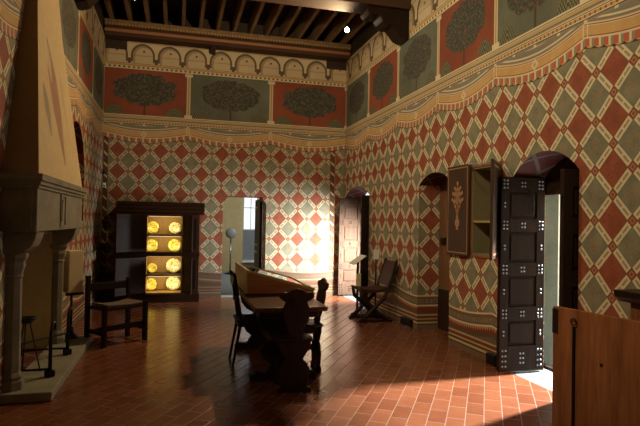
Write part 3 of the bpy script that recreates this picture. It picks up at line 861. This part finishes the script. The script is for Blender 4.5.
for (x0, x1, y0, y1), lab in zip(papers, ('nearest open manuscript on upper half inside display case', 'middle manuscript on the upper half inside display case', 'furthest manuscript on the upper half inside display case', 'near manuscript on lower half inside display case', 'far manuscript on lower half inside display case')):
    bm = flat_on_case(nb(), x0, x1, y0, y1); 
    bm.transform(Matrix.Translation(sc.location))
    tag(obj('manuscript', bm, plain('parchment', (.45, .44, .33), .8, var=.5, scale=40)), lab, 'manuscript', 'manuscripts in the display case')

# ------------------------------------------------------------------ carved chairs round the table
def sgabello(label, loc, rz):
    """carved board chair; back rises on -y side, sitter faces +y"""
    t = thing('carved_chair', label, 'chair', loc, rz, 'carved wooden chairs round the table')
    seat = [(-.165, 0), (-.185, .10), (-.17, .22), (-.12, .34), (.12, .34), (.17, .22), (.185, .10), (.165, 0)]
    obj('seat', prism(nb(), seat, .475, .505, 'z'), M_dark, t, bevel=.008)
    half = [(.07, .50), (.065, .56), (.09, .62), (.118, .70), (.125, .79), (.10, .855), (.13, .87), (.168, .90), (.16, .935), (.12, .95), (.09, .943), (.05, .972), (0, .985)]
    pts = half+[(-a, b) for a, b in half[:-1][::-1]]
    Mb = Matrix.Translation((0, .0, .50)) @ Matrix.Rotation(rad(9), 4, 'X') @ Matrix.Translation((0, 0, -.50))
    bk = obj('backrest', prism(nb(), pts, .01, .045, 'y', Mb), M_dark, t, bevel=.008)
    bm = prism(nb(), [(.04*math.cos(2*PI*k/14), .83+.055*math.sin(2*PI*k/14)) for k in range(14)], -.004, .012, 'y', Mb)
    obj('carved_boss', bm, M_dark, bk, bevel=.004)
    h = [(.165, 0), (.17, .035), (.12, .05), (.135, .10), (.15, .20), (.12, .27), (.08, .31), (.11, .36), (.15, .42), (.155, .475)]
    pl = [(-.03, 0), (-.05, .022), (-.1, .022)]
    ppts = h+[(-a, b) for a, b in h[::-1]]+[(-.05, 0), (-.03, .02), (.03, .02), (.05, 0)]
    for y, nm in ((.03, 'rear_board'), (.29, 'front_board')):
        obj(nm, prism(nb(), ppts, y-.015, y+.015, 'y'), M_dark, t, bevel=.006)
    obj('stretcher', box(nb(), -.02, .02, .045, .275, .20, .26), M_dark, t, bevel=.004)
    obj('seat_drawer_box', box(nb(), -.13, .13, .045, .275, .40, .475), M_dark, t, bevel=.005)
    return t
sgabello('carved board chair with its back to the viewpoint, at near table end', (1.11, 4.97, 0), rad(-2))
sgabello('carved board chair on the right side of the table', (1.56, 5.80, 0), rad(92))
def side_chair(label, loc, rz):
    """light chair with tall slightly raked back on -y side"""
    t = thing('side_chair', label, 'chair', loc, rz)
    obj('seat', box(nb(), -.20, .20, -.02, .40, .47, .50), M_black, t, bevel=.008)
    for sx in (-1, 1):
        obj('back_post', tube(nb(), [(sx*.17, .03, .50), (sx*.165, -.01, .75), (sx*.16, -.05, .99), (sx*.16, -.06, 1.02)], [.018, .017, .02, .010]), M_black, t, True)
        obj('leg', tube(nb(), [(sx*.16, .03, .47), (sx*.17, -.01, .24), (sx*.18, -.05, 0)], [.02, .016, .014]), M_black, t, True)
        obj('leg', tube(nb(), [(sx*.17, .36, .47), (sx*.18, .38, .20), (sx*.18, .42, 0)], [.022, .015, .013]), M_black, t, True)
    obj('top_rail', box(nb(), -.165, .165, -.065, -.035, .88, .97), M_black, t, bevel=.006)
    obj('middle_rail', box(nb(), -.165, .165, -.03, -.005, .68, .73), M_black, t, bevel=.006)
    obj('stretcher', box(nb(), -.17, .17, .36, .385, .14, .19), M_black, t, bevel=.004)
    obj('seat_apron', box(nb(), -.18, .18, 0, .37, .42, .47), M_black, t, bevel=.004)
    return t
side_chair('thin dark side chair on the left side of the table', (.70, 6.22, 0), rad(-90))

# ------------------------------------------------------------------ armchair before the fireplace
t = thing('wooden_chair', 'low dark wooden chair between fireplace and lit cabinet', 'chair', (-.70, 7.50, 0), rad(40))
for x, y, h, in ((-.30, -.18, .52), (.30, -.18, .52), (-.30, .19, .86), (.30, .19, .80)):
    obj('leg', box(nb(), x-.028, x+.028, y-.024, y+.024, 0, h), M_black, t, bevel=.005)
obj('seat', box(nb(), -.31, .31, -.20, .20, .445, .475), M_black, t, bevel=.006)
obj('seat_cushion', prism(nb(), [(-.27, .475), (.27, .475), (.27, .52), (.12, .497), (-.1, .495), (-.27, .525)], -.17, .16, 'y'), plain('faded_cushion', (.15, .11, .075), .9, var=.4), t, bevel=.012)
for s_ in (-1, 1):
    obj('side_stretcher', box(nb(), s_*.30-.012, s_*.30+.012, -.156, .166, .14, .19), M_black, t, bevel=.004)
obj('front_rail', box(nb(), -.272, .272, -.19, -.17, .19, .26), M_black, t, bevel=.004)
obj('back_rail', box(nb(), -.272, .272, .18, .205, .66, .76), M_black, t, bevel=.008)
obj('rear_stretcher', box(nb(), -.272, .272, .18, .20, .12, .17), M_black, t, bevel=.004)

# ------------------------------------------------------------------ folding leather chair by right wall
t = thing('folding_chair', 'dark X-framed leather folding chair against the right wall', 'chair', (3.12, 8.50, 0), 0)
for s in (-1, 1):
    y = s*.21
    obj('cross_leg', tube(nb(), [(.28, y, .0), (.10, y, .13), (-.03, y, .26), (-.17, y, .38), (-.20, y, .50)], [.038, .036, .036, .034, .028]), M_black, t, True)
    obj('cross_leg', tube(nb(), [(-.22, y+s*.03, .0), (-.08, y+s*.03, .13), (.05, y+s*.03, .26), (.18, y+s*.03, .38), (.25, y+s*.03, .52), (.40, y+s*.03, 1.0)], [.038, .036, .036, .034, .03, .022]), M_black, t, True)
    obj('foot_rail', box(nb(), -.26, .34, y-.03, y+.03, .0, .035), M_black, t, bevel=.006)
bm = prism(nb(), [(-.22, .505), (-.05, .47), (.12, .475), (.24, .51), (.24, .55), (.12, .525), (-.05, .52), (-.22, .55)], -.24, .24, 'y')
obj('leather_seat', bm, M_leather, t)
bm = prism(nb(), [(.25, .58), (.385, .98), (.41, .97), (.275, .57)], -.24, .24, 'y')
obj('leather_back', bm, M_leather, t)

# info lecterns
def lectern(label, loc, rz, h=.93):
    t = thing('information_lectern', label, 'lectern', loc, rz, 'information lecterns by the right wall')
    obj('base', box(nb(), -.09, .09, -.09, .09, 0, .02), M_iron, t, bevel=.004)
    obj('pole', box(nb(), -.02, .02, -.012, .012, .02, h), M_iron, t, bevel=.003)
    Mx = Matrix.Translation((0, -.01, h)) @ Matrix.Rotation(rad(35), 4, 'Y')
    obj('reading_plate', box(nb(), -.13, .13, -.15, .15, 0, .015, Matrix.Translation((0, 0, h)) @ Matrix.Rotation(rad(-35), 4, 'Y')), M_white, t, bevel=.002)
    obj('leaflet_holder', box(nb(), -.035, .045, -.05, -.014, .46, .72), M_paleblock, t, bevel=.002)
    return t
lectern('slim lectern with tilted white plate left of folding chair', (3.10, 9.0, 0), 0, .95)
t = thing('information_lectern', 'lectern with small upright white card rising behind the folding chair', 'lectern', (3.44, 9.02, 0), 0, 'information lecterns by the right wall')
obj('base', box(nb(), -.08, .08, -.08, .08, 0, .02), M_iron, t, bevel=.004)
obj('pole', box(nb(), -.014, .014, -.01, .01, .02, .98), M_iron, t, bevel=.003)
obj('card_plate', box(nb(), -.055, .055, -.018, -.010, .96, 1.13), M_white, t, bevel=.002)

# pedestal fan in the room beyond
t = thing('pedestal_fan', 'white round-headed stand seen through the far doorway', 'fan', (1.62, 16.4, 0))
obj('base', lathe(nb(), [(0, 0), (.17, 0), (.17, .02), (.03, .05), (0, .05)], 20), M_iron, t, True)
obj('pole', tube(nb(), [(0, 0, .03), (0, 0, 1.05)], .022), M_steel, t, True)
Rx = Matrix.Translation((0, -.05, 1.22)) @ Matrix.Rotation(rad(90), 4, 'X')
obj('fan_head', lathe(nb(), [(0, -.09), (.06, -.08), (.14, -.03), (.165, .0), (.155, .03), (.06, .05), (0, .055)], 24, Rx), plain('fan_grey', (.30, .30, .28), .5), t, True)
obj('motor', lathe(nb(), [(0, -.18), (.05, -.17), (.06, -.09), (0, -.08)], 16, Rx), M_white, t, True)

# ------------------------------------------------------------------ right foreground
t = thing('wooden_screen', 'plain brown wooden panel with long iron bolt in right foreground', 'panel', (2.86, 3.0, 0), 0)
A = Vector((2.775, 3.52)); B = Vector((2.99, 2.16)); dd = B-A; Lp = dd.length
Mp = Matrix.Translation((A.x-2.86, A.y-3.0, 0)) @ Matrix.Rotation(math.atan2(dd.y, dd.x), 4, 'Z')
obj('board', box(nb(), 0, Lp, 0, .035, 0, 1.0, Mp), wood('panel_wood', (.20, .068, .022), (.40, .16, .058), .4, axis=2, scale=3.2), t, bevel=.004)
obj('end_cleat', box(nb(), -.002, .05, -.006, 0, .80, .985, Mp), M_dark, t, bevel=.002)
bm = tube(nb(), [Mp @ Vector((.20, -.012, z)) for z in (.0, .3, .6, .88)], .011, 8)
bo = obj('iron_bolt', bm, M_iron, t)
obj('bolt_ring', tube(nb(), [Mp @ Vector((.20+.024*math.cos(2*PI*k/12), -.016, .915+.024*math.sin(2*PI*k/12))) for k in range(13)], .005, 6), M_iron, bo)
obj('knob', lathe(nb(), [(0, 0), (.011, 0), (.011, .006), (0, .01)], 12, Mp @ Matrix.Translation((.42, 0, .66)) @ Matrix.Rotation(rad(90), 4, 'X')), M_iron, t, True)
t = thing('cupboard', 'low brown cupboard with dark cornice behind the foreground panel', 'cupboard', (3.29, 2.6, 0))
obj('body', box(nb(), -.22, .28, -.8, .50, 0, 1.08), M_warm, t, bevel=.006)
bm = prism(nb(), [(-.24, 1.08), (-.285, 1.115), (-.30, 1.165), (.285, 1.165), (.285, 1.08)], -.83, .575, 'y')
obj('cornice', bm, M_black, t, bevel=.008)
obj('door', box(nb(), -.235, -.22, -.65, .35, .12, .98), M_warm, t, bevel=.005)

# ------------------------------------------------------------------ camera
f, yaw, pit, rol = 543.0856, .2604, .0166, .0191
cd = bpy.data.cameras.new('camera'); cd.sensor_width = 36; cd.lens = f/640*36; cd.clip_start = .05
cam = bpy.data.objects.new('camera', cd); COL.objects.link(cam)
def w(x, u, d):      # right, up, forward of the level-rolled frame -> world
    yc = d*math.cos(pit)-u*math.sin(pit); zz = d*math.sin(pit)+u*math.cos(pit)
    return Vector((x*math.cos(yaw)+yc*math.sin(yaw), -x*math.sin(yaw)+yc*math.cos(yaw), zz))
c_, s_ = math.cos(rol), math.sin(rol)
R = w(c_, s_, 0); U = w(-s_, c_, 0); Fw = w(0, 0, 1)
Mc = Matrix((R, U, -Fw)).transposed().to_4x4(); Mc.translation = (0, 0, 1.6)
cam.matrix_world = Mc
S.camera = cam
S.view_settings.view_transform = 'Standard'; S.view_settings.look = 'None'
S.view_settings.gamma = 1; S.view_settings.exposure = 0.0
S.view_settings.use_curve_mapping = False
S.cycles.max_bounces = 8
S.cycles.use_denoising = True
S.cycles.sample_clamp_indirect = 4
